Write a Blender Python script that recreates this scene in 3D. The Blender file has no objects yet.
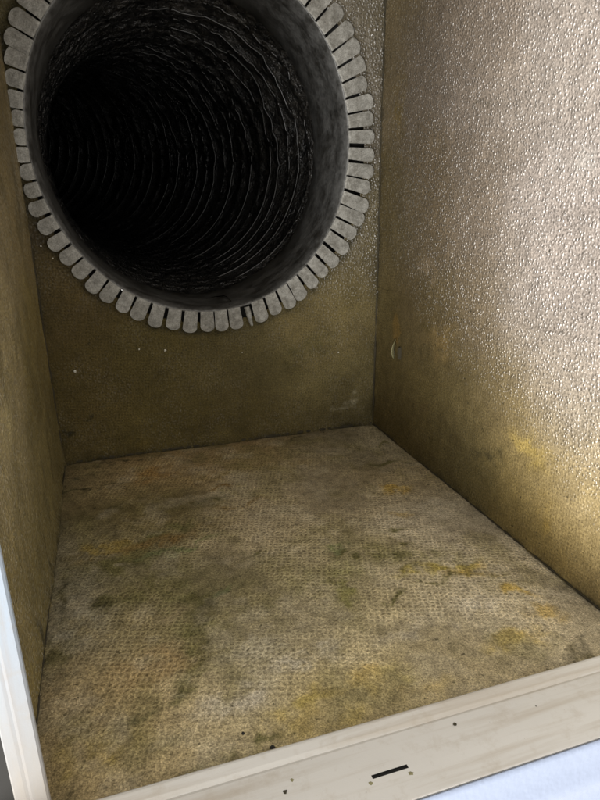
import bpy, bmesh, math, random
import numpy as np
from mathutils import Matrix, Vector
random.seed(4)
RNG = np.random.RandomState(7)
SC = bpy.context.scene
COL = SC.collection

# ------------------------------------------------------------------ camera
ROT = np.array([[0.9516546718438688, -0.3069719494284425, -0.011027593655926496],
                [-0.10965613340298225, -0.30597564971949487, -0.9457031427386928],
                [0.2869301621733865, 0.9011920572457542, -0.3248445135635193]])
EYE = np.array([0.08801750052157842, -0.8768021988830895, 0.3714047088973744])
FOC = 601.18
cam_data = bpy.data.cameras.new('camera')
cam = bpy.data.objects.new('camera', cam_data); COL.objects.link(cam)
cam_data.sensor_fit = 'VERTICAL'; cam_data.sensor_height = 24.0
cam_data.lens = 24.0 * FOC / 800.0
cam_data.clip_start = 0.01; cam_data.clip_end = 50
M = Matrix(((ROT[0][0], -ROT[1][0], -ROT[2][0], EYE[0]),
            (ROT[0][1], -ROT[1][1], -ROT[2][1], EYE[1]),
            (ROT[0][2], -ROT[1][2], -ROT[2][2], EYE[2]), (0, 0, 0, 1)))
cam.matrix_world = M
SC.camera = cam

# ------------------------------------------------------------------ light
world = bpy.data.worlds.new('World'); SC.world = world; world.use_nodes = True
bg = world.node_tree.nodes['Background']
bg.inputs['Color'].default_value = (1.0, 0.975, 0.93, 1); bg.inputs['Strength'].default_value = 1.3

def area(name, loc, target, size, power, color):
    l = bpy.data.lights.new(name, 'AREA'); l.shape = 'DISK'; l.size = size
    l.energy = power; l.color = color
    o = bpy.data.objects.new(name, l); COL.objects.link(o)
    o.location = loc
    o.rotation_euler = (Vector(target) - Vector(loc)).to_track_quat('-Z', 'Y').to_euler()
    return o
# bright daylight opening low and to the left, in front of the box
D = Vector((1.56, 1.0, 0.62)).normalized()
T = Vector((0.45, -0.35, 0.35))
area('daylight_lamp', T - D * 2.6, T, 0.75, 74, (1.0, 0.98, 0.95))
# softer, more frontal part of the same daylight; it reaches the right of the back board and the duct
D2 = Vector((0.58, 1.0, 0.27)).normalized(); T2 = Vector((0.36, 0.0, 0.42))
area('daylight_lamp', T2 - D2 * 2.9, T2, 0.55, 52, (1.0, 0.99, 0.97))

SC.view_settings.view_transform = 'Standard'
SC.view_settings.look = 'None'; SC.view_settings.exposure = 0.0; SC.view_settings.gamma = 1.0
SC.view_settings.use_curve_mapping = False
SC.cycles.max_bounces = 6; SC.cycles.diffuse_bounces = 4

# ------------------------------------------------------------------ helpers
W, DEP, HGT = 0.5, 0.5626, 0.74      # inside width, depth, height of the box (metres)

def un(u, v, ax, val):
    """point of the photograph -> point on the plane axis=val"""
    d = ROT.T @ np.array([(u - 300) / FOC, (v - 400) / FOC, 1.0])
    t = (val - EYE[ax]) / d[ax]
    return EYE + t * d

_perm = RNG.rand(256, 256)
def vnoise(x, y):
    xi = np.floor(x).astype(int); yi = np.floor(y).astype(int)
    fx = x - xi; fy = y - yi
    fx = fx * fx * (3 - 2 * fx); fy = fy * fy * (3 - 2 * fy)
    g = lambda a, b: _perm[a % 256, b % 256]
    return (g(xi, yi) * (1 - fx) + g(xi + 1, yi) * fx) * (1 - fy) + (g(xi, yi + 1) * (1 - fx) + g(xi + 1, yi + 1) * fx) * fy
def fbm(x, y, s, octv=4, off=0.0):
    r = 0; a = 1; t = 0
    for k in range(octv):
        r = r + a * (vnoise(x * s + off + 17.3 * k, y * s + off * 1.7 + 9.1 * k) - 0.5); t += a; a *= 0.55; s *= 2.1
    return r / t * 2

def link(name, me, parent=None, mat=None, loc=None):
    o = bpy.data.objects.new(name, me); COL.objects.link(o)
    if mat is not None and not me.materials: me.materials.append(mat)
    if parent is not None: o.parent = parent
    if loc is not None: o.location = loc
    return o
def empty(name, loc, label, cat, group=None):
    o = bpy.data.objects.new(name, None); COL.objects.link(o); o.location = loc
    o.empty_display_size = 0.02
    tag(o, label, cat, group); return o
def tag(o, label, cat, group=None):
    o['label'] = label; o['category'] = cat
    if group: o['group'] = group

def pydata(name, v, f, smooth=True):
    me = bpy.data.meshes.new(name); me.from_pydata([tuple(map(float, p)) for p in v], [], f)
    if smooth: me.polygons.foreach_set('use_smooth', [True] * len(me.polygons))
    me.update(); return me

def grid_mesh(name, P, keep=None, uv=None, col=None, gloss=None, flip=False, relief=None):
    """P: (n,m,3) points; keep: (n-1,m-1) bool"""
    n, m, _ = P.shape
    idx = np.arange(n * m).reshape(n, m)
    q = np.stack([idx[:-1, :-1], idx[1:, :-1], idx[1:, 1:], idx[:-1, 1:]], -1)
    if flip: q = q[..., ::-1]
    q = q[keep] if keep is not None else q.reshape(-1, 4)
    me = bpy.data.meshes.new(name)
    me.vertices.add(n * m); me.vertices.foreach_set('co', P.reshape(-1).astype('f'))
    me.loops.add(len(q) * 4); me.loops.foreach_set('vertex_index', q.reshape(-1).astype('i'))
    me.polygons.add(len(q)); me.polygons.foreach_set('loop_start', np.arange(0, len(q) * 4, 4).astype('i'))
    me.polygons.foreach_set('loop_total', np.full(len(q), 4, 'i'))
    me.update(calc_edges=True)
    me.polygons.foreach_set('use_smooth', np.ones(len(q), bool))
    if uv is not None:
        l = me.uv_layers.new(name='UVMap'); l.data.foreach_set('uv', uv.reshape(-1, 2)[q.reshape(-1)].reshape(-1).astype('f'))
    if col is not None:
        a = me.attributes.new('dirt_light_colour', 'FLOAT_COLOR', 'POINT')
        c4 = np.concatenate([col.reshape(-1, 3), np.ones((n * m, 1))], 1); a.data.foreach_set('color', c4.reshape(-1).astype('f'))
    for nm, arr in (('gloss', gloss), ('relief', relief)):
        if arr is not None:
            a = me.attributes.new(nm, 'FLOAT', 'POINT'); a.data.foreach_set('value', arr.reshape(-1).astype('f'))
    me.validate(); me.update()
    return me

def box_mesh(name, lo, hi, bevel=0.0):
    bm = bmesh.new(); bmesh.ops.create_cube(bm, size=1)
    for v in bm.verts:
        v.co = Vector([lo[i] + (v.co[i] + 0.5) * (hi[i] - lo[i]) for i in range(3)])
    if bevel: bmesh.ops.bevel(bm, geom=bm.edges[:], offset=bevel, segments=2, affect='EDGES')
    me = bpy.data.meshes.new(name); bm.to_mesh(me); bm.free(); return me

# ------------------------------------------------------------------ materials
def mat_base(name):
    m = bpy.data.materials.new(name); m.use_nodes = True
    nt = m.node_tree; b = nt.nodes['Principled BSDF']
    return m, nt, b
def node(nt, t, **k):
    n = nt.nodes.new(t)
    for a, v in k.items():
        if a.startswith('i_'): n.inputs[a[2:].replace('_', ' ')].default_value = v
        else: setattr(n, a, v)
    return n
def math_n(nt, op, a, b=None, c=None, clamp=False):
    n = nt.nodes.new('ShaderNodeMath'); n.operation = op; n.use_clamp = clamp
    for i, v in enumerate((a, b, c)):
        if v is None: continue
        if isinstance(v, (int, float)): n.inputs[i].default_value = v
        else: nt.links.new(v, n.inputs[i])
    return n.outputs[0]
def ramp(nt, fac, stops):
    r = nt.nodes.new('ShaderNodeValToRGB'); nt.links.new(fac, r.inputs[0])
    e = r.color_ramp.elements
    while len(e) < len(stops): e.new(0.5)
    for i, (p, c) in enumerate(stops):
        e[i].position = p; e[i].color = (c, c, c, 1) if isinstance(c, (int, float)) else (*c, 1)
    return r.outputs[0]
def mix_c(nt, fac, a, b, blend='MIX'):
    n = nt.nodes.new('ShaderNodeMix'); n.data_type = 'RGBA'; n.blend_type = blend
    for i, v in ((0, fac), (6, a), (7, b)):
        if isinstance(v, (int, float)): n.inputs[i].default_value = v
        elif isinstance(v, tuple): n.inputs[i].default_value = (*v, 1)
        else: nt.links.new(v, n.inputs[i])
    return n.outputs[2]

def liner_material(name, kind):
    """dirty coated glass-fibre board. kind 'floor' honeycomb scrim, 'wall' glossy pebbled coat"""
    m, nt, b = mat_base(name); L = nt.links.new
    uv = node(nt, 'ShaderNodeUVMap', uv_map='UVMap').outputs[0]
    col = node(nt, 'ShaderNodeAttribute', attribute_name='dirt_light_colour').outputs['Color']
    gl = node(nt, 'ShaderNodeAttribute', attribute_name='gloss').outputs['Fac']
    rl = node(nt, 'ShaderNodeAttribute', attribute_name='relief').outputs['Fac']
    wn = node(nt, 'ShaderNodeTexNoise', noise_dimensions='2D'); L(uv, wn.inputs['Vector']); wn.inputs['Scale'].default_value = 60
    wv = nt.nodes.new('ShaderNodeVectorMath'); wv.operation = 'MULTIPLY_ADD'
    L(wn.outputs['Color'], wv.inputs[0]); wv.inputs[1].default_value = (0.0035, 0.0035, 0); L(uv, wv.inputs[2])
    wuv = wv.outputs[0]
    # woven scrim: hexagon-like cells
    mp = node(nt, 'ShaderNodeMapping'); L(wuv, mp.inputs[0]); mp.inputs['Rotation'].default_value = (0, 0, 0.35 if kind == 'floor' else 0.1)
    vo = node(nt, 'ShaderNodeTexVoronoi', voronoi_dimensions='2D', feature='DISTANCE_TO_EDGE')
    L(mp.outputs[0], vo.inputs['Vector']); vo.inputs['Scale'].default_value = 185 if kind == 'floor' else 230
    vo.inputs['Randomness'].default_value = 0.45 if kind == 'floor' else 0.5
    web = ramp(nt, vo.outputs['Distance'], [(0.0, 1.0), (0.16, 0.75), (0.42, 0.0)])
    n1 = node(nt, 'ShaderNodeTexNoise', noise_dimensions='2D'); L(uv, n1.inputs['Vector'])
    n1.inputs['Scale'].default_value = 420; n1.inputs['Detail'].default_value = 3; n1.inputs['Roughness'].default_value = 0.65
    n2 = node(nt, 'ShaderNodeTexNoise', noise_dimensions='2D'); L(uv, n2.inputs['Vector'])
    n2.inputs['Scale'].default_value = 85; n2.inputs['Detail'].default_value = 6; n2.inputs['Roughness'].default_value = 0.68
    n3 = node(nt, 'ShaderNodeTexNoise', noise_dimensions='2D'); L(uv, n3.inputs['Vector'])
    n3.inputs['Scale'].default_value = 22; n3.inputs['Detail'].default_value = 5
    # colour: coat colour times grain; pits darker, threads paler
    f1 = ramp(nt, n1.outputs['Fac'], [(0.3, 0.72), (0.7, 1.25)])
    f2 = ramp(nt, n2.outputs['Fac'], [(0.32, 0.70), (0.52, 1.0), (0.68, 1.2)] if kind == 'floor' else [(0.32, 0.86), (0.52, 1.0), (0.68, 1.1)])
    f3 = ramp(nt, n3.outputs['Fac'], [(0.3, 0.92), (0.7, 1.08)])
    c = mix_c(nt, 1.0, col, f1, 'MULTIPLY'); c = mix_c(nt, 1.0, c, f2, 'MULTIPLY'); c = mix_c(nt, 1.0, c, f3, 'MULTIPLY')
    webfac = math_n(nt, 'MULTIPLY', web, rl)
    if kind == 'floor':
        c = mix_c(nt, 1.0, c, ramp(nt, webfac, [(0.0, 0.80), (1.0, 1.30)]), 'MULTIPLY')
    else:
        c = mix_c(nt, 1.0, c, ramp(nt, webfac, [(0.0, 0.88), (1.0, 1.2)]), 'MULTIPLY')
    gn = node(nt, 'ShaderNodeTexNoise', noise_dimensions='2D'); L(uv, gn.inputs['Vector']); gn.inputs['Scale'].default_value = 760; gn.inputs['Detail'].default_value = 2
    c = mix_c(nt, 1.0, c, ramp(nt, gn.outputs['Fac'], [(0.32, 0.70), (0.68, 1.32)] if kind == 'floor' else [(0.32, 0.8), (0.68, 1.2)]), 'MULTIPLY')
    # tiny dark mould specks
    sp = node(nt, 'ShaderNodeTexNoise', noise_dimensions='2D'); L(uv, sp.inputs['Vector'])
    sp.inputs['Scale'].default_value = 150; sp.inputs['Detail'].default_value = 2
    spf = ramp(nt, sp.outputs['Fac'], [(0.73, 0.0), (0.80, 0.7)])
    c = mix_c(nt, spf, c, (0.03, 0.027, 0.014))
    L(c, b.inputs['Base Color'])
    # relief
    if kind == 'floor':
        h = math_n(nt, 'ADD', math_n(nt, 'MULTIPLY', webfac, 0.55), math_n(nt, 'MULTIPLY', n2.outputs['Fac'], 1.0))
        h = math_n(nt, 'ADD', h, math_n(nt, 'MULTIPLY', n1.outputs['Fac'], 0.5))
        bp = node(nt, 'ShaderNodeBump'); bp.inputs['Strength'].default_value = 0.8; bp.inputs['Distance'].default_value = 0.0012
        L(h, bp.inputs['Height'])
    else:
        mp2 = node(nt, 'ShaderNodeMapping'); L(wuv, mp2.inputs[0]); mp2.inputs['Scale'].default_value = (1.0, 0.78, 1); mp2.inputs['Rotation'].default_value = (0, 0, 0.25)
        nb = node(nt, 'ShaderNodeTexVoronoi', voronoi_dimensions='2D', feature='SMOOTH_F1'); L(mp2.outputs[0], nb.inputs['Vector'])
        nb.inputs['Scale'].default_value = 275; nb.inputs['Smoothness'].default_value = 0.15
        n4 = node(nt, 'ShaderNodeTexNoise', noise_dimensions='2D'); L(uv, n4.inputs['Vector']); n4.inputs['Scale'].default_value = 120; n4.inputs['Detail'].default_value = 2
        dome = ramp(nt, nb.outputs['Distance'], [(0.0, 1.0), (0.2, 0.8), (0.4, 0.2), (0.5, 0.0)])
        msk = ramp(nt, n4.outputs['Fac'], [(0.36, 0.2), (0.56, 1.0)])
        blobs = math_n(nt, 'MULTIPLY', dome, msk)
        drop = math_n(nt, 'MAXIMUM', 0.0, math_n(nt, 'MULTIPLY_ADD', math_n(nt, 'MULTIPLY', nb.outputs['Distance'], nb.outputs['Distance']), -3.4, 1.0))
        drop = math_n(nt, 'MULTIPLY', drop, msk)
        h = math_n(nt, 'MULTIPLY', blobs, math_n(nt, 'MULTIPLY_ADD', gl, 0.5, 0.1))
        h = math_n(nt, 'ADD', h, math_n(nt, 'MULTIPLY', webfac, 0.22))
        h = math_n(nt, 'ADD', h, math_n(nt, 'MULTIPLY', n1.outputs['Fac'], 0.25))
        h = math_n(nt, 'ADD', h, math_n(nt, 'MULTIPLY', n2.outputs['Fac'], 0.35))
        bp = node(nt, 'ShaderNodeBump'); bp.inputs['Strength'].default_value = 0.9; bp.inputs['Distance'].default_value = 0.0013
        L(h, bp.inputs['Height'])
        hc = math_n(nt, 'ADD', drop, math_n(nt, 'MULTIPLY', n1.outputs['Fac'], 0.18))
        bc = node(nt, 'ShaderNodeBump'); bc.inputs['Strength'].default_value = 1.0; bc.inputs['Distance'].default_value = 0.0019
        L(hc, bc.inputs['Height']); L(bc.outputs[0], b.inputs['Coat Normal'])
        L(math_n(nt, 'MULTIPLY', gl, math_n(nt, 'MULTIPLY', drop, 2.0), clamp=True), b.inputs['Coat Weight'])
        b.inputs['Coat Roughness'].default_value = 0.36; b.inputs['Coat IOR'].default_value = 2.3
    L(bp.outputs[0], b.inputs['Normal'])
    rr = math_n(nt, 'MULTIPLY_ADD', gl, -0.35, 0.78)
    rr = math_n(nt, 'ADD', rr, math_n(nt, 'MULTIPLY_ADD', n3.outputs['Fac'], 0.1, -0.05), clamp=True)
    L(rr, b.inputs['Roughness'])
    L(math_n(nt, 'MULTIPLY_ADD', gl, 0.25, 0.10), b.inputs['Specular IOR Level'])
    return m

MAT_FLOOR = liner_material('floor_liner', 'floor')
MAT_WALL = liner_material('wall_liner', 'wall')

def metal_material(name, base, dirt, metallic, rough, scale=90, bump=0.0006, lo=0.35, hi=0.65):
    m, nt, b = mat_base(name); L = nt.links.new
    tc = node(nt, 'ShaderNodeTexCoord').outputs['Object']
    n = node(nt, 'ShaderNodeTexNoise'); L(tc, n.inputs['Vector']); n.inputs['Scale'].default_value = scale
    n.inputs['Detail'].default_value = 6; n.inputs['Roughness'].default_value = 0.7
    f = ramp(nt, n.outputs['Fac'], [(lo, 0.0), (hi, 1.0)])
    n2 = node(nt, 'ShaderNodeTexNoise'); L(tc, n2.inputs['Vector']); n2.inputs['Scale'].default_value = scale * 6
    n2.inputs['Detail'].default_value = 3
    c = mix_c(nt, f, dirt, base)
    c = mix_c(nt, 1.0, c, ramp(nt, n2.outputs['Fac'], [(0.3, 0.75), (0.7, 1.25)]), 'MULTIPLY')
    L(c, b.inputs['Base Color'])
    b.inputs['Metallic'].default_value = metallic
    L(math_n(nt, 'MULTIPLY_ADD', n.outputs['Fac'], 0.3, rough - 0.15), b.inputs['Roughness'])
    bp = node(nt, 'ShaderNodeBump'); bp.inputs['Strength'].default_value = 0.6; bp.inputs['Distance'].default_value = bump
    L(math_n(nt, 'ADD', n.outputs['Fac'], math_n(nt, 'MULTIPLY', n2.outputs['Fac'], 0.6)), bp.inputs['Height']); L(bp.outputs[0], b.inputs['Normal'])
    return m
MAT_TAB = metal_material('dusty_galvanised_tab', (0.37, 0.362, 0.33), (0.17, 0.162, 0.14), 0.2, 0.5, 110)
MAT_SLEEVE = metal_material('sooty_grey_sleeve', (0.165, 0.165, 0.16), (0.055, 0.053, 0.048), 0.15, 0.42, 38, 0.0006, .38, .6)
MAT_RIB = metal_material('black_film_over_wire', (0.07, 0.07, 0.066), (0.01, 0.01, 0.01), 0.0, 0.3, 25)
MAT_RIB.node_tree.nodes['Principled BSDF'].inputs['IOR'].default_value = 2.1
MAT_SHELL = metal_material('zinc_shell', (0.35, 0.36, 0.37), (0.25, 0.25, 0.25), 0.7, 0.4, 30)

def film_material():
    m, nt, b = mat_base('crinkled_black_film'); L = nt.links.new
    tc = node(nt, 'ShaderNodeTexCoord').outputs['Object']
    n = node(nt, 'ShaderNodeTexNoise'); L(tc, n.inputs['Vector']); n.inputs['Scale'].default_value = 60
    n.inputs['Detail'].default_value = 5; n.inputs['Roughness'].default_value = 0.62
    n2 = node(nt, 'ShaderNodeTexNoise'); L(tc, n2.inputs['Vector']); n2.inputs['Scale'].default_value = 210; n2.inputs['Detail'].default_value = 3
    du = node(nt, 'ShaderNodeAttribute', attribute_name='gloss').outputs['Fac']
    c = mix_c(nt, math_n(nt, 'MULTIPLY', du, ramp(nt, n.outputs['Fac'], [(0.40, 0.0), (0.62, 1.0)])), (0.006, 0.006, 0.006), (0.075, 0.068, 0.058))
    L(c, b.inputs['Base Color'])
    L(ramp(nt, n2.outputs['Fac'], [(0.3, 0.24), (0.7, 0.42)]), b.inputs['Roughness'])
    b.inputs['IOR'].default_value = 2.1
    bp = node(nt, 'ShaderNodeBump'); bp.inputs['Strength'].default_value = 1.0; bp.inputs['Distance'].default_value = 0.011
    L(math_n(nt, 'ADD', n.outputs['Fac'], math_n(nt, 'MULTIPLY', n2.outputs['Fac'], 0.22)), bp.inputs['Height']); L(bp.outputs[0], b.inputs['Normal'])
    return m
MAT_FILM = film_material()

def paint_material(name, base, dirt, axis_stretch, rough=0.42, peel=0.0, foot=None):
    """painted sheet metal with grime that runs along one axis"""
    m, nt, b = mat_base(name); L = nt.links.new
    tc = node(nt, 'ShaderNodeTexCoord').outputs['Object']
    mp = node(nt, 'ShaderNodeMapping'); L(tc, mp.inputs[0]); mp.inputs['Scale'].default_value = axis_stretch
    n = node(nt, 'ShaderNodeTexNoise'); L(mp.outputs[0], n.inputs['Vector']); n.inputs['Scale'].default_value = 1
    n.inputs['Detail'].default_value = 6; n.inputs['Roughness'].default_value = 0.6
    n2 = node(nt, 'ShaderNodeTexNoise'); L(tc, n2.inputs['Vector']); n2.inputs['Scale'].default_value = 70; n2.inputs['Detail'].default_value = 6
    n2.inputs['Roughness'].default_value = 0.7
    n3 = node(nt, 'ShaderNodeTexNoise'); L(tc, n3.inputs['Vector']); n3.inputs['Scale'].default_value = 260; n3.inputs['Detail'].default_value = 2
    c = mix_c(nt, ramp(nt, n.outputs['Fac'], [(0.47, 0.0), (0.68, 0.8)]), base, dirt)
    c = mix_c(nt, ramp(nt, n2.outputs['Fac'], [(0.52, 0.0), (0.78, 0.55)]), c, dirt)
    if foot:
        sx = node(nt, 'ShaderNodeSeparateXYZ'); L(tc, sx.inputs[0])
        fz = ramp(nt, math_n(nt, 'ADD', math_n(nt, 'MULTIPLY', sx.outputs['Z'], 5.0), math_n(nt, 'MULTIPLY_ADD', n.outputs['Fac'], 1.2, -0.6)), [(0.1, 0.95), (0.75, 0.0)])
        c = mix_c(nt, fz, c, foot)
    if not peel:
        c = mix_c(nt, ramp(nt, n3.outputs['Fac'], [(0.77, 0.0), (0.82, 0.5)]), c, (0.1, 0.08, 0.05))
    L(c, b.inputs['Base Color'])
    L(math_n(nt, 'MULTIPLY_ADD', n2.outputs['Fac'], 0.25, rough - 0.12), b.inputs['Roughness'])
    bp = node(nt, 'ShaderNodeBump'); bp.inputs['Strength'].default_value = 0.5
    if peel:
        pn = node(nt, 'ShaderNodeTexNoise'); L(tc, pn.inputs['Vector']); pn.inputs['Scale'].default_value = 220; pn.inputs['Detail'].default_value = 1
        bp.inputs['Distance'].default_value = peel; L(pn.outputs['Fac'], bp.inputs['Height'])
    else:
        bp.inputs['Distance'].default_value = 0.0004; L(n2.outputs['Fac'], bp.inputs['Height'])
    L(bp.outputs[0], b.inputs['Normal'])
    return m
MAT_RAIL = paint_material('grimy_cream_paint', (0.70, 0.675, 0.63), (0.48, 0.41, 0.32), (3.5, 60, 30))
MAT_JAMB = paint_material('smeared_white_paint', (0.26, 0.30, 0.35), (0.25, 0.215, 0.18), (90, 60, 5), foot=(0.27, 0.245, 0.215))
MAT_FRONT = paint_material('pebbled_white_paint', (0.265, 0.305, 0.40), (0.245, 0.285, 0.375), (5, 5, 5), rough=0.3, peel=0.0008)
m_, nt_, b_ = mat_base('black_grime_and_shade'); b_.inputs['Base Color'].default_value = (0.012, 0.011, 0.009, 1); b_.inputs['Roughness'].default_value = 0.8; MAT_GRIME_SHADE = m_  # for dirt, and for pieces that stand in for deep shade
m_, nt_, b_ = mat_base('pale_fleck'); b_.inputs['Base Color'].default_value = (0.7, 0.68, 0.6, 1); b_.inputs['Roughness'].default_value = 0.5; MAT_FLECK = m_

# ------------------------------------------------------------------ collar outline (radius against angle, measured)
C0 = (0.238, 0.433)
TABS = [(147.2, .264), (152.5, .261), (157.0, .2545), (162.2, .250), (167.6, .246), (172.8, .2405), (178.0, .2385), (183.2, .2395), (188.1, .2405),
        (193.5, .2425), (199.0, .2455), (204.5, .246), (210.2, .248), (215.8, .249), (221.3, .250), (226.9, .252), (232.4, .2525), (237.8, .254),
        (243.5, .2555), (249.1, .256), (255.0, .2555), (260.9, .255), (266.6, .2545), (271.8, .255), (277.0, .255), (286.4, .2555),
        (292.1, .254), (297.5, .2545), (302.7, .253), (308.0, .2505), (313.5, .251), (319.1, .2525), (325.0, .253), (330.5, .252), (335.9, .2525),
        (341.3, .2515), (347.0, .2495), (352.2, .2485), (358.0, .2475), (364.0, .247), (369.5, .2475), (374.9, .249), (380.4, .250), (385.7, .253),
        (391.1, .2565), (396.5, .259), (402.2, .2605)]
# the part of the ring above the photograph goes on evenly
na = 19
for k in range(1, na):
    a = 402.2 + (507.2 - 402.2) * k / na
    TABS.append((a, 0.2605 + 0.0045 * math.sin(math.pi * k / na) + 0.0035 * k / na))
_ta = np.array([t[0] % 360 for t in TABS]); _tr = np.array([t[1] for t in TABS])
_o = np.argsort(_ta); _ta = _ta[_o]; _tr = _tr[_o]
def r_tip(deg): return np.interp(np.asarray(deg) % 360, np.r_[_ta[-1] - 360, _ta, _ta[0] + 360], np.r_[_tr[-1], _tr, _tr[0]])
def r_slot(deg):
    th = np.radians(deg)
    s = 0.2240 + 0.008 * 0 - 0.0085 * np.cos(th) + 0.0045 * np.sin(th) - 0.0048 * np.cos(2 * th)
    return s
SLOT = [(0, .207), (20, .2115), (45, .2225), (90, .231), (140, .2345), (160, .228), (180, .2245), (200, .2225), (225, .2245), (250, .2255), (270, .2245), (290, .2215), (315, .2150), (340, .2090)]
_sa = np.array([s[0] for s in SLOT]); _sr = np.array([s[1] for s in SLOT])
_fa = np.arange(0, 360.0, 1.0); _fr = np.interp(_fa, np.r_[_sa[-1] - 360, _sa, 360], np.r_[_sr[-1], _sr, _sr[0]])
_k = np.exp(-np.linspace(-2, 2, 31) ** 2); _k /= _k.sum()
_fr = np.convolve(np.r_[_fr[-15:], _fr, _fr[:15]], _k, 'valid')
def r_slot(deg): return np.interp(np.asarray(deg) % 360, np.r_[_fa, 360], np.r_[_fr, _fr[0]])

# ------------------------------------------------------------------ liner panels
def anchors_colour(A, B, pts, sig, axis, val, iu, iv):
    """blend of surface colours set at places; on the right wall they hold light"""
    num = np.zeros(A.shape + (3,)); den = np.zeros(A.shape)
    wx = fbm(A, B, 9, 4, 3.0) * 0.05; wy = fbm(A, B, 9, 4, 41.0) * 0.05
    for (u, v, c) in pts:
        q = un(u, v, axis, val)
        w = np.exp(-((A + wx - q[iu]) ** 2 + (B + wy - q[iv]) ** 2) / (2 * sig ** 2)) + 1e-9
        num += w[..., None] * np.array(c); den += w
    return num / den[..., None]
def blots(A, B, col, lst, axis, val, iu, iv, warp=0.012):
    """stains, some patches holding light: (u, v, radius u m, radius v m, angle, colour, strength, ragged)"""
    wx = fbm(A, B, 48, 5, 5.0) * warp * 1.7; wy = fbm(A, B, 48, 5, 77.0) * warp * 1.7
    mott = 0.5 + 1.9 * fbm(A, B, 90, 4, 12.0)
    for (u, v, ra, rb, ang, c, s) in lst:
        q = un(u, v, axis, val); x = A + wx - q[iu]; y = B + wy - q[iv]
        ca, sa = math.cos(ang), math.sin(ang)
        d = ((x * ca + y * sa) / ra) ** 2 + ((-x * sa + y * ca) / rb) ** 2
        w = np.clip(1.45 * s * np.exp(-d ** 1.3) * np.clip(0.55 + mott, 0.1, 1.5), 0, 1)
        col = col * (1 - w[..., None]) + np.array(c) * w[..., None]
    return col

GREY = (.33, .29, .225); TAN = (.27, .205, .115); OLV = (.125, .115, .055); YEL = (.40, .29, .085); DRK = (.055, .05, .03); GRN = (.15, .16, .085); BRN = (.17, .115, .05); PALE = (.43, .39, .33)

box = empty('duct_box', (0.25, -0.28, 0), 'square box lined with stained yellow-brown fibre board, its front open', 'duct box')
def under(o, root=box):
    o.matrix_parent_inverse = Matrix.Translation(root.location).inverted(); return o

# floor
nx, ny = 260, 296
xs = np.linspace(-0.004, W + 0.004, nx); ys = np.linspace(-DEP - 0.012, 0.004, ny)
X, Y = np.meshgrid(xs, ys, indexing='ij')
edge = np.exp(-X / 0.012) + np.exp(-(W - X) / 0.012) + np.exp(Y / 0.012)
Z = 0.0016 * fbm(X, Y, 9, 4) + 0.0007 * fbm(X, Y, 60, 3, 30) - 0.0025 * np.clip(edge, 0, 1.2)
for (u, v, r, h) in [(210, 622, .012, .0022), (205, 665, .014, .002), (335, 551, .012, -.0025), (397, 537, .012, -.0022), (150, 545, .03, -.003), (90, 497, .01, -.0015)]:
    q = un(u, v, 2, 0); Z += h * np.exp(-((X - q[0]) ** 2 + (Y - q[1]) ** 2) / r ** 2)
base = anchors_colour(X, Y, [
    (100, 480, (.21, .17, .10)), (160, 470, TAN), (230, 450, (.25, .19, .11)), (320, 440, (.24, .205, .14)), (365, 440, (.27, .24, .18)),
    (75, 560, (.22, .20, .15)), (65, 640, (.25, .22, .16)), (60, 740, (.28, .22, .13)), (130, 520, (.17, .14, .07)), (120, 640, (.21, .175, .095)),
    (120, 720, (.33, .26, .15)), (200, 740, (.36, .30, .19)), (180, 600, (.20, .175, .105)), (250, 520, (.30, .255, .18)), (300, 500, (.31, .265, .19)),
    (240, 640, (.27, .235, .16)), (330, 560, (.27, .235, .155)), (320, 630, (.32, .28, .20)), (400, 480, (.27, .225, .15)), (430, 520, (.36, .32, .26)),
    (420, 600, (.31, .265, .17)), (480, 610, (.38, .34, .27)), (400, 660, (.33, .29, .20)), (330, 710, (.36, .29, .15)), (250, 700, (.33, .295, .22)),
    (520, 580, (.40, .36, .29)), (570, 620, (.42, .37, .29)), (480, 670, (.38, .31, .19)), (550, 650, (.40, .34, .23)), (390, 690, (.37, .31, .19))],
    0.04, 2, 0, 0, 1)
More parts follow.
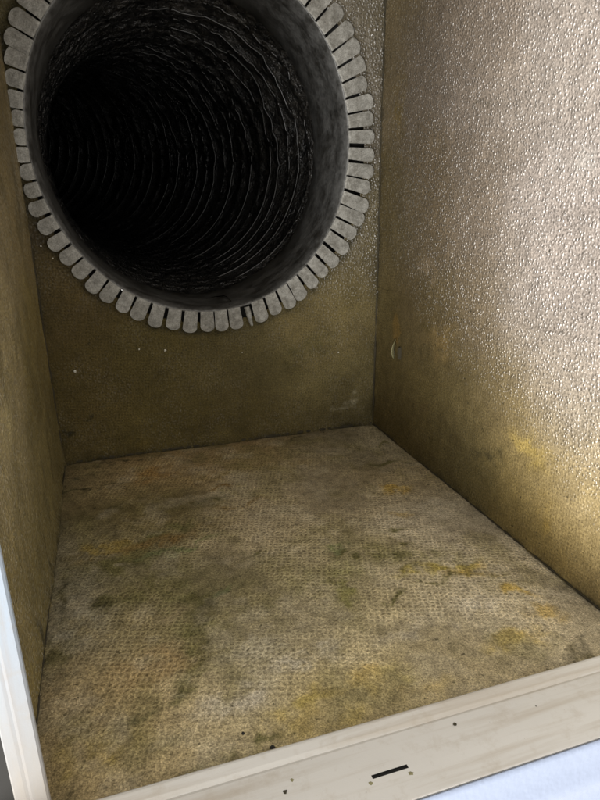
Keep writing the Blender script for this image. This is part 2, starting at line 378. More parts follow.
floor_blots = [
    (110, 560, .060, .045, .2, (.16, .145, .085), .55), (190, 610, .030, .075, .1, (.18, .165, .085), .55), (150, 540, .09, .018, .15, (.15, .115, .055), .5), (240, 470, .10, .012, 0, (.22, .175, .09), .5),
    (75, 620, .03, .06, 0, (.22, .205, .165), .5), (330, 575, .05, .02, .2, (.22, .205, .11), .45), (410, 555, .05, .018, -.4, (.19, .175, .09), .5), (250, 590, .04, .03, 0, (.23, .20, .12), .4),
    (66, 600, .004, .03, 0, DRK, .7), (57, 655, .004, .025, 0, DRK, .6), (120, 462, .05, .003, 0, DRK, .5), (300, 436, .06, .002, 0, DRK, .45), (72, 480, .012, .006, .3, (.12, .11, .07), .6),
    (150, 543, .045, .010, .15, BRN, .75), (128, 560, .030, .016, .4, OLV, .9), (110, 545, .024, .016, 0, (.24, .185, .07), .8), (172, 530, .05, .009, .2, OLV, .6),
    (190, 545, .035, .004, .3, GRN, .6), (160, 552, .03, .004, .1, GRN, .6), (195, 598, .022, .012, -.3, OLV, .7), (205, 612, .010, .022, 0, DRK, .35), (190, 690, .020, .010, .3, OLV, .45),
    (192, 670, .012, .008, .8, OLV, .9), (160, 665, .035, .02, .2, TAN, .8), (105, 600, .020, .010, .5, DRK, .6), (140, 590, .04, .02, .2, OLV, .5), (72, 492, .022, .0035, .1, DRK, 1.0), (105, 488, .018, .003, .35, DRK, .6),
    (108, 512, .016, .004, .2, DRK, .7), (80, 455, .01, .003, .0, DRK, .7), (82, 523, .020, .004, -.3, DRK, .45), (215, 497, .03, .005, .2, OLV, .8), (222, 488, .02, .004, 0, BRN, .7),
    (150, 475, .03, .02, 0, (.26, .17, .075), .75), (240, 505, .03, .006, .2, (.19, .14, .07), .6), (335, 551, .012, .007, .2, GRN, .9), (338, 556, .006, .004, 0, OLV, .6), (342, 590, .014, .018, .2, (.19, .18, .08), .85),
    (255, 553, .011, .007, 0, OLV, .7), (228, 592, .012, .004, .5, GRN, .7), (362, 556, .008, .005, .6, OLV, .7), (393, 531, .022, .004, .1, OLV, .8), (403, 540, .010, .006, -.3, OLV, .8), (410, 572, .014, .005, .2, OLV, .9),
    (400, 555, .03, .006, -.3, OLV, .5), (390, 597, .009, .004, .5, OLV, .7), (440, 570, .045, .006, -.1, (.30, .25, .09), .8), (470, 572, .025, .006, 0, YEL, .7), (445, 579, .03, .003, 0, OLV, .7), (500, 572, .014, .004, -.4, (.2, .17, .08), .7),
    (516, 590, .012, .007, -.4, (.42, .31, .10), .7), (545, 614, .016, .010, -.5, (.40, .31, .15), .6), (517, 638, .026, .011, .2, (.42, .33, .14), .6), (395, 490, .022, .010, 0, (.32, .23, .08), .85), (380, 465, .025, .006, 0, OLV, .7),
    (400, 512, .02, .006, -.5, (.30, .22, .09), .7), (345, 684, .030, .009, .2, (.40, .30, .12), .55), (310, 703, .025, .008, .3, (.36, .29, .11), .5), (375, 683, .016, .010, 0, (.40, .31, .14), .45), (400, 675, .016, .008, 0, (.36, .30, .14), .4),
    (290, 728, .03, .008, .3, (.38, .30, .14), .5), (355, 715, .03, .008, .3, (.36, .29, .13), .5), (420, 690, .03, .008, .3, (.38, .30, .15), .5), (195, 640, .012, .035, 0, OLV, .5), (140, 712, .010, .004, .5, DRK, .7), (100, 750, .03, .02, .3, (.28, .22, .09), .5),
    (225, 765, .045, .005, .25, OLV, .6), (60, 792, .018, .008, 0, DRK, .7), (575, 652, .014, .005, .3, (.15, .13, .09), .7), (590, 640, .010, .006, 0, DRK, .4), (253, 650, .025, .015, 0, (.33, .30, .24), .6), (265, 612, .012, .008, 0, OLV, .4),
    (240, 700, .03, .016, .2, PALE, .45), (480, 605, .03, .016, 0, PALE, .5), (440, 510, .03, .02, -.6, PALE, .45), (560, 590, .025, .018, -.5, PALE, .5), (410, 630, .03, .012, 0, (.37, .33, .26), .6), (330, 530, .02, .01, 0, (.34, .3, .22), .5),
    (270, 560, .04, .012, .1, (.34, .30, .22), .5), (160, 620, .02, .012, 0, (.30, .25, .16), .5), (310, 655, .03, .01, 0, (.36, .33, .28), .5), (385, 443, .012, .005, 0, OLV, .6), (402, 460, .014, .003, -.6, (.18, .16, .09), .8),
]
colf = blots(X, Y, base, floor_blots, 2, 0, 0, 1)
m1 = np.clip(fbm(X, Y, 26, 5, 50) * 2.4, 0, 1)[..., None] * 0.55; colf = colf * (1 - m1) + np.array((.17, .15, .075)) * m1
m2 = np.clip(fbm(X, Y, 34, 5, 150) * 2.6 - .1, 0, 1)[..., None] * 0.35; colf = colf * (1 - m2) + np.array((.40, .36, .29)) * m2
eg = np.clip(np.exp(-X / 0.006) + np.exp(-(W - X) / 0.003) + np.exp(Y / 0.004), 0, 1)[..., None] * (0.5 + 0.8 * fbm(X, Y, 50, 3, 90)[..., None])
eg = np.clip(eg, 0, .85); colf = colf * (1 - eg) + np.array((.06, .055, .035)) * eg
rel = np.clip(0.72 + 1.9 * fbm(X, Y, 12, 3, 200), 0.1, 1.2) * np.clip((Y + DEP) / .16 + .35, .35, 1) * np.clip(X / .12 + .4, .4, 1)
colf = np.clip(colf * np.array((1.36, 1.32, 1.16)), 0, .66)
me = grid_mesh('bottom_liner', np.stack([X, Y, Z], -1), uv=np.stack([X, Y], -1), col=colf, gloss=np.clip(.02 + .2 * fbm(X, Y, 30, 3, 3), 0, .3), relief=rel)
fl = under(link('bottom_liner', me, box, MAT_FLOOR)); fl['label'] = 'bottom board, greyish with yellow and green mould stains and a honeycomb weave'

# right wall
ny, nz = 296, 372
ys = np.linspace(-DEP - 0.004, 0.003, ny); zs = np.linspace(-0.006, HGT, nz)
Yg, Zg = np.meshgrid(ys, zs, indexing='ij')
seam = 0.226 + 0.03 * (-Yg) + 0.002 * fbm(Yg, Yg * 0, 30, 2, 2)
ridge = 0.0022 * np.exp(-((Zg - seam) / 0.0028) ** 2) + 0.0010 * (Zg > seam)
dx = 0.0022 * fbm(Yg, Zg, 8, 4, 8) + 0.0007 * fbm(Yg, Zg, 70, 3, 9) + ridge + 0.0035 * np.exp(-Zg / 0.02) + 0.002 * np.exp(Yg / 0.015)
TAU = (.195, .162, .125); OLY = (.185, .145, .070); LOW = (.125, .102, .047)  # wall's fall of light put into these colours: paler to front, darker below
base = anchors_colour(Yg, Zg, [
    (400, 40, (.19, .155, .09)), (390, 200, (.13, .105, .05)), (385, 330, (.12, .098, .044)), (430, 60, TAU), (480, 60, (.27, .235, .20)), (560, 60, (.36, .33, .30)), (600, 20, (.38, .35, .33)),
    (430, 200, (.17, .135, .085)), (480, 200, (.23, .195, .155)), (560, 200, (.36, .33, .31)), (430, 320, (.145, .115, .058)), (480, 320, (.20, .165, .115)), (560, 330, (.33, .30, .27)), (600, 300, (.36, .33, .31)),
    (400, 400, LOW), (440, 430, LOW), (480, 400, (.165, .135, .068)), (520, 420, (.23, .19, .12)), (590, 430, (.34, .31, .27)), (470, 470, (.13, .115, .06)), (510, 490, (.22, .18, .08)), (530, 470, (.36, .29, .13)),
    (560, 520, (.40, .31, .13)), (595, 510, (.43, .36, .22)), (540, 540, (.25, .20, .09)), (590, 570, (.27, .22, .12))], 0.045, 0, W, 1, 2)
wb = [(450, 440, .03, .012, .2, (.12, .10, .05), .7), (485, 455, .03, .012, -.3, (.11, .095, .05), .8), (545, 520, .014, .02, 0, (.36, .27, .09), .4), (530, 450, .03, .012, .3, (.44, .35, .14), .7),  # stains, plus the lit yellow band and dark zone near the foot
      (425, 325, .016, .006, 0, (.11, .09, .04), .6), (395, 330, .012, .02, 0, (.20, .14, .05), .7), (420, 405, .03, .01, -.2, (.12, .095, .045), .6), (440, 340, .03, .02, 0, (.22, .165, .075), .6),
      (480, 110, .01, .004, 0, DRK, .4), (430, 270, .03, .012, .2, (.25, .20, .13), .6), (400, 110, .02, .04, 0, (.19, .145, .06), .6), (583, 160, .04, .02, 0, (.42, .40, .38), .5),
      (585, 500, .03, .010, -.6, (.48, .40, .24), .6)]
colw = blots(Yg, Zg, base, wb, 0, W, 1, 2)
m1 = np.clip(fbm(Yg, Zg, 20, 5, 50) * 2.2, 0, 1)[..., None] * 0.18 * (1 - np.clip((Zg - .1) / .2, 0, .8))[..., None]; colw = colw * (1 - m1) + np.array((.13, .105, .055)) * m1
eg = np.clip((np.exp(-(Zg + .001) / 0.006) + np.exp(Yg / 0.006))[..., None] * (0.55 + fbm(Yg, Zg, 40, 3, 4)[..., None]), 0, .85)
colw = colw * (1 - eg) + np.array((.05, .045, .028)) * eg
# lit sparkle's edge put into the gloss: glossy above a sloping line, dull below
qa = un(420, 210, 0, W); qb = un(470, 400, 0, W); 
lim = 0.215 + 0.42 * (Yg + 0.10) + 0.03 * fbm(Yg, Zg, 14, 3, 60)
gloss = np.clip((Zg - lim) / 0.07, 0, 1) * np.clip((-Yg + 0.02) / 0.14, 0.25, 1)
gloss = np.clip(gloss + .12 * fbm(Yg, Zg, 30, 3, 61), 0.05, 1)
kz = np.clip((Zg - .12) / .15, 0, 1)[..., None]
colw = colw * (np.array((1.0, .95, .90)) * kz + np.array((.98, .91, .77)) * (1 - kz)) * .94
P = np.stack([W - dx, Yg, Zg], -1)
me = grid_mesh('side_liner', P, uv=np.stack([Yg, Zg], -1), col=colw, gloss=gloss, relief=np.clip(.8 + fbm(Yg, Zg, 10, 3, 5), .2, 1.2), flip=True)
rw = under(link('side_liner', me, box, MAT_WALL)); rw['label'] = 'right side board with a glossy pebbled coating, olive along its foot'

# left wall
ys = np.linspace(-DEP - 0.004, 0.003, 240); zs = np.linspace(-0.006, HGT, 300)
Yg, Zg = np.meshgrid(ys, zs, indexing='ij')
dx = 0.003 * fbm(Yg, Zg, 7, 4, 18) + 0.0008 * fbm(Yg, Zg, 70, 3, 19) + 0.0035 * np.exp(-Zg / 0.02) + 0.002 * np.exp(Yg / 0.015)
base = anchors_colour(Yg, Zg, [(10, 190, (.24, .20, .13)), (10, 260, (.25, .21, .14)), (30, 330, (.24, .20, .10)), (10, 350, (.27, .23, .15)), (12, 440, (.27, .235, .16)), (40, 420, (.20, .17, .09)),
    (50, 470, (.19, .165, .09)), (35, 520, (.18, .155, .085)), (10, 500, (.27, .235, .16)), (15, 580, (.22, .18, .10)), (35, 600, (.20, .17, .09)), (30, 670, (.20, .165, .08))], 0.04, 0, 0, 1, 2)
lb = [(48, 515, .006, .03, 0, (.10, .09, .05), .6), (43, 475, .006, .02, 0, DRK, .5), (46, 560, .004, .03, 0, DRK, .7), (40, 640, .004, .03, 0, DRK, .6), (10, 425, .02, .02, 0, (.33, .29, .19), .7), (48, 445, .008, .02, 0, (.14, .125, .06), .6)]
coll = blots(Yg, Zg, base, lb, 0, 0, 1, 2)
m1 = np.clip(fbm(Yg, Zg * .6, 36, 5, 51) * 2.4, 0, 1)[..., None] * 0.5; coll = coll * (1 - m1) + np.array((.11, .095, .05)) * m1
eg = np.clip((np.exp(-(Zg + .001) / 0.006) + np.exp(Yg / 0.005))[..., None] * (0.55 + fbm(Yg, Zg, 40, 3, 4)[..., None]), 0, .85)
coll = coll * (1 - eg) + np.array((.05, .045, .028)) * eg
gloss = np.clip(.45 + .5 * fbm(Yg, Zg, 16, 3, 66) + 2 * np.clip(-Yg - .15, 0, .3), 0.05, .95)
coll = coll * np.array((1.12, 1.05, .80))
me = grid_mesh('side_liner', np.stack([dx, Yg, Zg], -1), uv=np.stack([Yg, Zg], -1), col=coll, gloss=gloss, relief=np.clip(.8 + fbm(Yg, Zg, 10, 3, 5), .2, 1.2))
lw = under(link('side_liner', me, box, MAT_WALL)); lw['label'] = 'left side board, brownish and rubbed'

# back wall with the round hole
xs = np.linspace(-0.003, W + 0.003, 300); zs = np.linspace(-0.006, HGT, 440)
Xg, Zg = np.meshgrid(xs, zs, indexing='ij')
rr = np.hypot(Xg - C0[0], Zg - C0[1]); dd = np.degrees(np.arctan2(Zg - C0[1], Xg - C0[0]))
dy = 0.0022 * fbm(Xg, Zg, 8, 4, 28) + 0.0006 * fbm(Xg, Zg, 70, 3, 29) + 0.003 * np.exp(-Zg / 0.02) - 0.0022 * np.exp(-(rr - r_tip(dd)) ** 2 / 0.015 ** 2)
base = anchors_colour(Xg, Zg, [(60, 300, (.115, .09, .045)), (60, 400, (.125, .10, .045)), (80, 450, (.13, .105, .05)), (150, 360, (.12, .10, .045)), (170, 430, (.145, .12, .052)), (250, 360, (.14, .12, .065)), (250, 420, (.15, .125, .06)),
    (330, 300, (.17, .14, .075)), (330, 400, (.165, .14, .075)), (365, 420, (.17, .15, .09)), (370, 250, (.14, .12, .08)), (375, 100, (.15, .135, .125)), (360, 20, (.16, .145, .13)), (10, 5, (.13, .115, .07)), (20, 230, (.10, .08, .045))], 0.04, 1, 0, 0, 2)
bb = [(352, 402, .010, .008, .3, (.42, .40, .34), .8), (345, 410, .02, .003, 0, (.33, .31, .25), .7), (90, 415, .006, .005, 0, DRK, .9), (73, 432, .004, .008, 0, DRK, .7), (300, 350, .05, .02, .2, (.12, .105, .05), .5), (130, 450, .05, .012, 0, (.17, .135, .05), .6),
      (320, 275, .02, .02, 0, (.11, .095, .05), .5), (40, 235, .012, .02, 0, (.07, .055, .035), .7), (270, 440, .08, .008, .0, (.19, .15, .06), .6)]
colb = blots(Xg, Zg, base, bb, 1, 0, 0, 2)
m1 = np.clip(fbm(Xg, Zg, 22, 5, 52) * 2.2, 0, 1)[..., None] * 0.4; colb = colb * (1 - m1) + np.array((.085, .07, .032)) * m1
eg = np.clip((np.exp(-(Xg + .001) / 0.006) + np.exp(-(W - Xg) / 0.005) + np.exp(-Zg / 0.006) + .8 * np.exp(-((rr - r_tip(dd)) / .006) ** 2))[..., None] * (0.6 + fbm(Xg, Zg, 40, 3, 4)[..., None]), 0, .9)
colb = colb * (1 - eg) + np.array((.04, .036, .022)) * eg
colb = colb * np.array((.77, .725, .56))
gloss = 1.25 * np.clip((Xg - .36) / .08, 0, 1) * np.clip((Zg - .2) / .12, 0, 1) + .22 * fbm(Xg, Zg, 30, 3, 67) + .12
keep = (rr > r_tip(dd) - 0.015); kk = keep[:-1, :-1] & keep[1:, :-1] & keep[1:, 1:] & keep[:-1, 1:]
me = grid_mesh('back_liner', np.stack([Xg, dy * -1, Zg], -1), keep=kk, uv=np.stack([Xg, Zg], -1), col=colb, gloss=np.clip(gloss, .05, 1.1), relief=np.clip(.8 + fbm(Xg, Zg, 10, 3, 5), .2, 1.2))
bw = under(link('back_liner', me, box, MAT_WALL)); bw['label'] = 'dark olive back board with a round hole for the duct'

# black sheet added behind the facing; blocks light leaks and darkens the slots
me = grid_mesh('slot_shade_sheet', np.stack([Xg * 1.12 - .03, Xg * 0 + .018, Zg * 1.08 - .03], -1)[::3, ::3])
Pc = np.stack([Xg * 1.12 - .03, Xg * 0 + .018, Zg * 1.08 - .03], -1)[::3, ::3]
rc = np.hypot(Pc[..., 0] - C0[0], Pc[..., 2] - C0[1]); dc = np.degrees(np.arctan2(Pc[..., 2] - C0[1], Pc[..., 0] - C0[0]))
kc = rc > r_slot(dc) - .004; kc = kc[:-1, :-1] & kc[1:, :-1] & kc[1:, 1:] & kc[:-1, 1:]
me = grid_mesh('slot_shade_sheet', Pc, keep=kc)
under(link('slot_shade_sheet', me, box, MAT_GRIME_SHADE))
# top liner, outer sheet shell
ys = np.linspace(-DEP, 0.0, 60); xs = np.linspace(0, W, 60)
Xt, Yt = np.meshgrid(xs, ys, indexing='ij')
me = grid_mesh('top_liner', np.stack([Xt, Yt, HGT - .004 + 0.002 * fbm(Xt, Yt, 8, 4)], -1), uv=np.stack([Xt, Yt], -1), col=np.ones(Xt.shape + (3,)) * np.array(TAN), gloss=Xt * 0 + .4, relief=Xt * 0 + 1, flip=True)
under(link('top_liner', me, box, MAT_WALL))
S = 0.028
under(link('shell_side', box_mesh('shell_side', (-S - .002, -DEP - .004, -S), (-S, S, HGT + S)), box, MAT_SHELL))
under(link('shell_side', box_mesh('shell_side', (W + S, -DEP - .004, -S), (W + S + .002, S, HGT + S)), box, MAT_SHELL))
under(link('shell_bottom', box_mesh('shell_bottom', (-S, -DEP - .004, -S - .002), (W + S, S, -S)), box, MAT_SHELL))
under(link('shell_top', box_mesh('shell_top', (-S, -DEP - .004, HGT + S), (W + S, S, HGT + S + .002)), box, MAT_SHELL))

MAT_BEAD = metal_material('dark_mastic_and_shade', (.055, .045, .024), (.03, .025, .014), 0, .9, 150)
# torn flap of coating on the right wall
q = un(399, 349, 0, W)
v = []; f = []
n = 9
for i in range(n):
    t = i / (n - 1); wv_ = 0.0045 * math.sin(math.pi * min(1, .12 + .8 * t)) ** .8 * (1 - .0 * t)
    zz = 0.015 - 0.030 * t
    for j in range(4):
        s = j / 3
        v.append((W - 0.0035 - 0.0100 * s * math.sin(math.pi * (.08 + t * .8)) , q[1] + 0.004 - wv_ * 2 * s + 0.003 * math.sin(t * 2.5), q[2] + zz))
for i in range(n - 1):
    for j in range(3): f.append((i * 4 + j, i * 4 + j + 1, i * 4 + j + 5, i * 4 + j + 4))
me = pydata('torn_flap', v, f); o = under(link('torn_flap', me, box, MAT_RAIL)); o['label'] = 'small lifted sliver of torn coating on the right board'
o.modifiers.new('s', 'SOLIDIFY').thickness = 0.0006
MAT_FLAP = metal_material('torn_coating', (.30, .28, .15), (.2, .18, .09), 0, .6, 120); me.materials[0] = MAT_FLAP
v = []; f = []   # dark tear behind the flap
for i in range(14):
    a = i / 14 * 2 * math.pi; v.append((W - 0.0042, q[1] - 0.0055 + 0.0018 * math.cos(a), q[2] - 0.005 + 0.0085 * math.sin(a)))
for i in range(14):
    a = i / 14 * 2 * math.pi; v.append((W + 0.003, q[1] - 0.0055 + 0.003 * math.cos(a), q[2] - 0.006 + 0.012 * math.sin(a)))
f.append(tuple(range(14))); 
for i in range(14): f.append((i, (i + 1) % 14, 14 + (i + 1) % 14, 14 + i))
under(link('tear', pydata('tear', v, f, False), box, MAT_BEAD))

def lump(name, c, r, mat, parent, flat=(1, 1, 1), seed=0):
    bm = bmesh.new(); bmesh.ops.create_icosphere(bm, subdivisions=2, radius=1); rnd = random.Random(seed)
    for vv in bm.verts:
        k = r * (0.65 + 0.6 * rnd.random()); vv.co = Vector((vv.co.x * k * flat[0], vv.co.y * k * flat[1], vv.co.z * k * flat[2]))
    me = bpy.data.meshes.new(name); bm.to_mesh(me); bm.free()
    o = link(name, me, parent, mat, None); me.transform(Matrix.Translation(c)); return under(o) if parent is box else o
for k, (u, v_, r) in enumerate([(139, 349, .0011), (165, 350, .0016), (75, 371, .0019), (242, 352, .0008), (395, 352, .0006), (338, 352, .0011), (41, 246, .0010), (53, 258, .0008)]):
    q = un(u, v_, 1, 0); lump('pale_fleck', (q[0], -0.002, q[2]), r, MAT_FLECK, box, (1, .6, 1), k)
for k, (u, v_, r) in enumerate([(374, 418, .0026), (380, 424, .0022), (387, 430, .0012), (391, 433, .001), (272, 747, .0018), (243, 733, .0012), (70, 461, .002)]):
    q = un(u, v_, 2, 0); lump('dirt_crumb', (q[0] - .002 if u > 300 else q[0], q[1] - .001, 0.0006), r, MAT_GRIME_SHADE, box, (1, 1, .6), 30 + k)

# dark beads along the joints: sealant, with the gap's shadow put in as colour
def bead(name, pts, r, mat, seed):
    rnd = random.Random(seed); v = []; f = []; n = len(pts)
    for i, p in enumerate(pts):
        t = (Vector(pts[min(i + 1, n - 1)]) - Vector(pts[max(i - 1, 0)])).normalized()
        a = t.cross(Vector((.3, .5, .8))).normalized(); b2 = t.cross(a)
        rad = r * (0.3 + 1.1 * rnd.random())
        for j in range(6):
            ang = j * math.pi / 3; v.append(Vector(p) + (a * math.cos(ang) + b2 * math.sin(ang)) * rad)
    for i in range(n - 1):
        for j in range(6): f.append((i * 6 + j, i * 6 + (j + 1) % 6, i * 6 + 6 + (j + 1) % 6, i * 6 + 6 + j))
    return under(link(name, pydata(name, v, f), box, mat))
bead('joint_mastic_shade', [(0.001, -0.001 - .0, 0.004 + .36 * i / 60) for i in range(61)], .0015, MAT_BEAD, 1)
bead('joint_mastic_shade', [(W - 0.003, -0.001, 0.004 + .7 * i / 90) for i in range(91)], .0013, MAT_BEAD, 2)
bead('joint_mastic_shade', [(0.004 + .49 * i / 90, -0.001, 0.0002) for i in range(91)], .0026, MAT_BEAD, 3)
bead('joint_mastic_shade', [(0.003, -0.004 - .55 * i / 90, 0.0) for i in range(91)], .0009, MAT_BEAD, 4)
bead('joint_mastic_shade', [(W - 0.004, -0.004 - .55 * i / 90, -0.0006) for i in range(91)], .0009, MAT_BEAD, 5)

# ------------------------------------------------------------------ front frame
def extrude_profile(name, prof, ax, a0, a1, n, mat, wob=0.0003, holes=None):
    """prof: list of 2-D points; ax 'x' -> (y,z) profile along x; 'z' -> (x,y) profile along z"""
    v = []; f = []; m = len(prof)
    ts = np.linspace(a0, a1, n)
    if holes: ts = np.unique(np.r_[ts, holes[0], holes[1]])
    n = len(ts)
    for t in ts:
        for (p0, p1) in prof:
            d = wob * float(fbm(np.array(t), np.array(p0 * 3), 14, 2, 5))
            v.append((t, p0, p1 + d) if ax == 'x' else (p0, p1 + d, t))
    for i in range(n - 1):
        for j in range(m - 1):
            if holes and holes[0] - 1e-6 <= ts[i] and ts[i + 1] <= holes[1] + 1e-6 and holes[2] == j: continue
            f.append((i * m + j, i * m + j + 1, i * m + m + j + 1, i * m + m + j))
    me = pydata(name, v, f, False)
    return me
YF = -0.571
# bottom rail: rolled inner lip, shallow crease, flat with a slot, shallow groove, outer drop
prof = [(YF + .001, -.012), (YF + .0006, .0076), (YF - .0002, .0094), (YF - .0014, .0102), (YF - .003, .0104), (YF - .010, .0096), (YF - .0135, .0086), (YF - .0155, .0092), (YF - .026, .0096),
        (YF - .0400, .0098), (YF - .0428, .0098), (YF - .052, .0096), (YF - .0625, .0095), (YF - .0634, .0094), (YF - .0634, -.006)]
s0 = un(372, 777, 2, .01)[0]; s1 = un(409, 768, 2, .01)[0]
me = extrude_profile('bottom_rail', prof, 'x', -0.05, W + 0.06, 60, MAT_RAIL, holes=(s0, s1, 9))
br = under(link('bottom_rail', me, box, MAT_RAIL)); br['label'] = 'cream painted bottom rail of the frame with a short dark slot'
def sub(o, parent):
    o.parent = parent; o.matrix_parent_inverse = parent.matrix_world.inverted(); return o
bpy.context.view_layer.update()
link_slot = link('slot_shade_block', box_mesh('slot_shade_block', (s0 - .004, YF - .052, .004), (s1 + .004, YF - .030, .0076)), None, MAT_GRIME_SHADE); sub(link_slot, br)  # black block under the slot, standing in for its shaded inside
for k, (u, v_, r, m) in enumerate([(455, 724, .0014, MAT_BEAD), (285, 792, .0019, MAT_BEAD), (292, 780, .0012, MAT_FLAP), (536, 706, .0006, MAT_BEAD), (411, 773, .0018, MAT_FLAP), (371, 783, .0016, MAT_FLAP)]):
    q = un(u, v_, 2, .0098); bm_o = lump('dirt_spot', (q[0], q[1], .0096), r, m, None, (1, 1, .25), 60 + k); sub(bm_o, br)
# side rails
XJ = 0.021
zj = 0.0125
pj = [(XJ - .004, YF + .010), (XJ - .0006, YF + .004), (XJ, YF + .0016), (XJ - .0004, YF + .0002), (XJ - .0016, YF - .0010), (XJ - .009, YF - .0019), (XJ - .0105, YF - .0018), (XJ - .0125, YF - .0021), (XJ - .0178, YF - .0022), (XJ - .0188, YF - .0012), (XJ - .0192, YF + .012)]
me = extrude_profile('side_rail', pj, 'z', zj, HGT + .03, 60, MAT_JAMB)
sj = under(link('side_rail', me, box, MAT_JAMB)); sj['label'] = 'bluish white left upright of the front frame, smeared with brown near its foot'
me = extrude_profile('side_rail', [(W + W - 0.0 - .022 + .0 - p[0] + .03, p[1]) for p in pj], 'z', zj, HGT + .03, 20, MAT_JAMB)
me.transform(Matrix.Translation((-.5 + .0, 0, 0))) if False else None
under(link('side_rail', me, box, MAT_JAMB))
me = box_mesh('top_rail', (-.03, YF - .006, HGT - .01), (W + .06, YF + .008, HGT + .03), .002)
under(link('top_rail', me, box, MAT_JAMB))
# dark outer web beside the left upright
under(link('side_web', box_mesh('side_web', (-.045, YF + .003, .0), (XJ - .0195, YF + .006, HGT)), box, MAT_GRIME_SHADE))

# pebbled white cabinet front below the rail
n_, m_ = 80, 60
xs = np.linspace(-.05, W + .1, n_); ss = np.linspace(0, 1, m_)
Xc, Sc = np.meshgrid(xs, ss, indexing='ij')
Zc = 0.0090 - 0.31 * Sc
Yc = YF - .0642 - 0.030 * Sc - 0.003 * np.exp(-((Sc - .10) / .025) ** 2)
me = grid_mesh('front_panel', np.stack([Xc, Yc, Zc], -1), uv=np.stack([Xc, Zc], -1))
o = under(link('front_panel', me, box, MAT_FRONT)); o['label'] = 'pebbled bluish white cabinet front below the cream rail'
o.modifiers.new('s', 'SOLIDIFY').thickness = 0.001

# ------------------------------------------------------------------ collar: sleeve + tabs
collar = empty('duct_collar', (C0[0], 0, C0[1]), 'round grey metal collar with a ring of bent rounded tabs on the back board', 'duct collar')
NT = 360
th = np.linspace(0, 360, NT, endpoint=False)
rs = r_slot(th)
SL = 0.135   # sleeve length
rings = [(+.0006, -.0020), (-.0006, -.0030), (-.0020, -.0030), (-.0032, -.0016), (-.0045, .003), (-.0065, .010), (-.0068, .030), (-.0066, .0315), (-.0068, .033), (-.0069, .085), (-.0070, SL), (-.0058, SL + .002), (-.002, SL)]
v = []; f = []
for (dr, y) in rings:
    for a, r in zip(th, rs):
        wob = 0.0006 * math.sin(math.radians(a) * 7) * (y > .02)
        v.append((C0[0] + (r + dr + wob) * math.cos(math.radians(a)), y, C0[1] + (r + dr + wob) * math.sin(math.radians(a))))
for i in range(len(rings) - 1):
    for j in range(NT): f.append((i * NT + j, i * NT + (j + 1) % NT, (i + 1) * NT + (j + 1) % NT, (i + 1) * NT + j))
sleeve = link('sleeve', pydata('sleeve', v, f), collar, MAT_SLEEVE); under(sleeve, collar)
for k, (a, rt) in enumerate(TABS):
    rnd = random.Random(k * 3 + 1)
    tilt = rnd.uniform(-.0025, .0022); w0 = 0.0087 * (1 + rnd.uniform(-.05, .05)); skew = rnd.uniform(-.05, .05)
    ri = float(r_slot(a)) - .0022
    r_out = rt + rnd.uniform(-.0014, .0012)
    if k in (3, 4): w0 *= 1.0
    sq = rnd.uniform(.78, .95) if k not in (2, 43) else 0.4    # two tabs with squarer ends
    v = []; f = []; nu, nw = 12, 7
    Lt = r_out - ri
    cap = w0 * sq
    us = np.r_[[0, .0008, .0018], np.linspace(.0035, Lt - cap, 5), Lt - cap + cap * np.sin(np.linspace(0, math.pi / 2, 8))[1:]]
    # narrow shoulders where the slot ends are rounded
    for side in (0, 1):
        for u in us:
            hw = ((ri + min(u, Lt - cap)) * 0.0472 - 0.0015) * w0 / .0087
            if u > Lt - cap: hw *= math.sqrt(max(0.0009, 1 - ((u - (Lt - cap)) / cap) ** 2))
            for j in range(nw):
                s = -1 + 2 * j / (nw - 1)
                r = ri + u; t = s * hw + skew * u
                bulge = 0.00015 * (1 - s * s) * math.sin(math.pi * min(1, u / Lt))
                y = -.0043 + .0022 * math.exp(-u / .0016) - bulge - tilt * u / Lt + 0.0004 * float(vnoise(np.array(r * 260 + k * 9.0), np.array(t * 260 + 50.0)))
                if side: y += 0.0009
                an = math.radians(a); v.append((C0[0] + r * math.cos(an) - t * math.sin(an), y, C0[1] + r * math.sin(an) + t * math.cos(an)))
    nu = len(us); o_ = nu * nw
    for i in range(nu - 1):
        for j in range(nw - 1):
            p = i * nw + j; f.append((p, p + nw, p + nw + 1, p + 1)); f.append((o_ + p, o_ + p + 1, o_ + p + nw + 1, o_ + p + nw))
    for i in range(nu - 1):
        for j in (0, nw - 1):
            p = i * nw + j; f.append((p, o_ + p, o_ + p + nw, p + nw) if j == 0 else (p, p + nw, o_ + p + nw, o_ + p))
    for j in range(nw - 1):
        p = (nu - 1) * nw + j; f.append((p, o_ + p, o_ + p + 1, p + 1))
    under(link('tab', pydata('tab', v, f, False), collar, MAT_TAB), collar)
# the one split narrow tab at the bottom
v = []; f = []
a = math.radians(281.9); cs = [(.2245, -.0042, .0035), (.232, -.0040, .0042), (.240, -.0036, .0038), (.247, -.0028, .0030), (.2535, -.0014, .0024), (.2545, 0.0002, .0016)]
for yy in (-.0062, -.0046):
    for (r, l, rgt) in cs:
        for t in (l, (l + rgt) / 2, rgt): v.append((C0[0] + r * math.cos(a) - t * math.sin(a), yy - (.0008 if t == (l + rgt) / 2 else 0) , C0[1] + r * math.sin(a) + t * math.cos(a)))
for i in range(5):
    for j in range(2):
        p = i * 3 + j; f.append((p, p + 3, p + 4, p + 1)); f.append((18 + p, 18 + p + 1, 18 + p + 4, 18 + p + 3))
    for j in (0, 2):
        p = i * 3 + j; f.append((p, 18 + p, 21 + p, p + 3))
o = under(link('tab', pydata('tab', v, f), collar, MAT_TAB), collar); o['label'] = 'narrow split tab at the bottom of the ring'
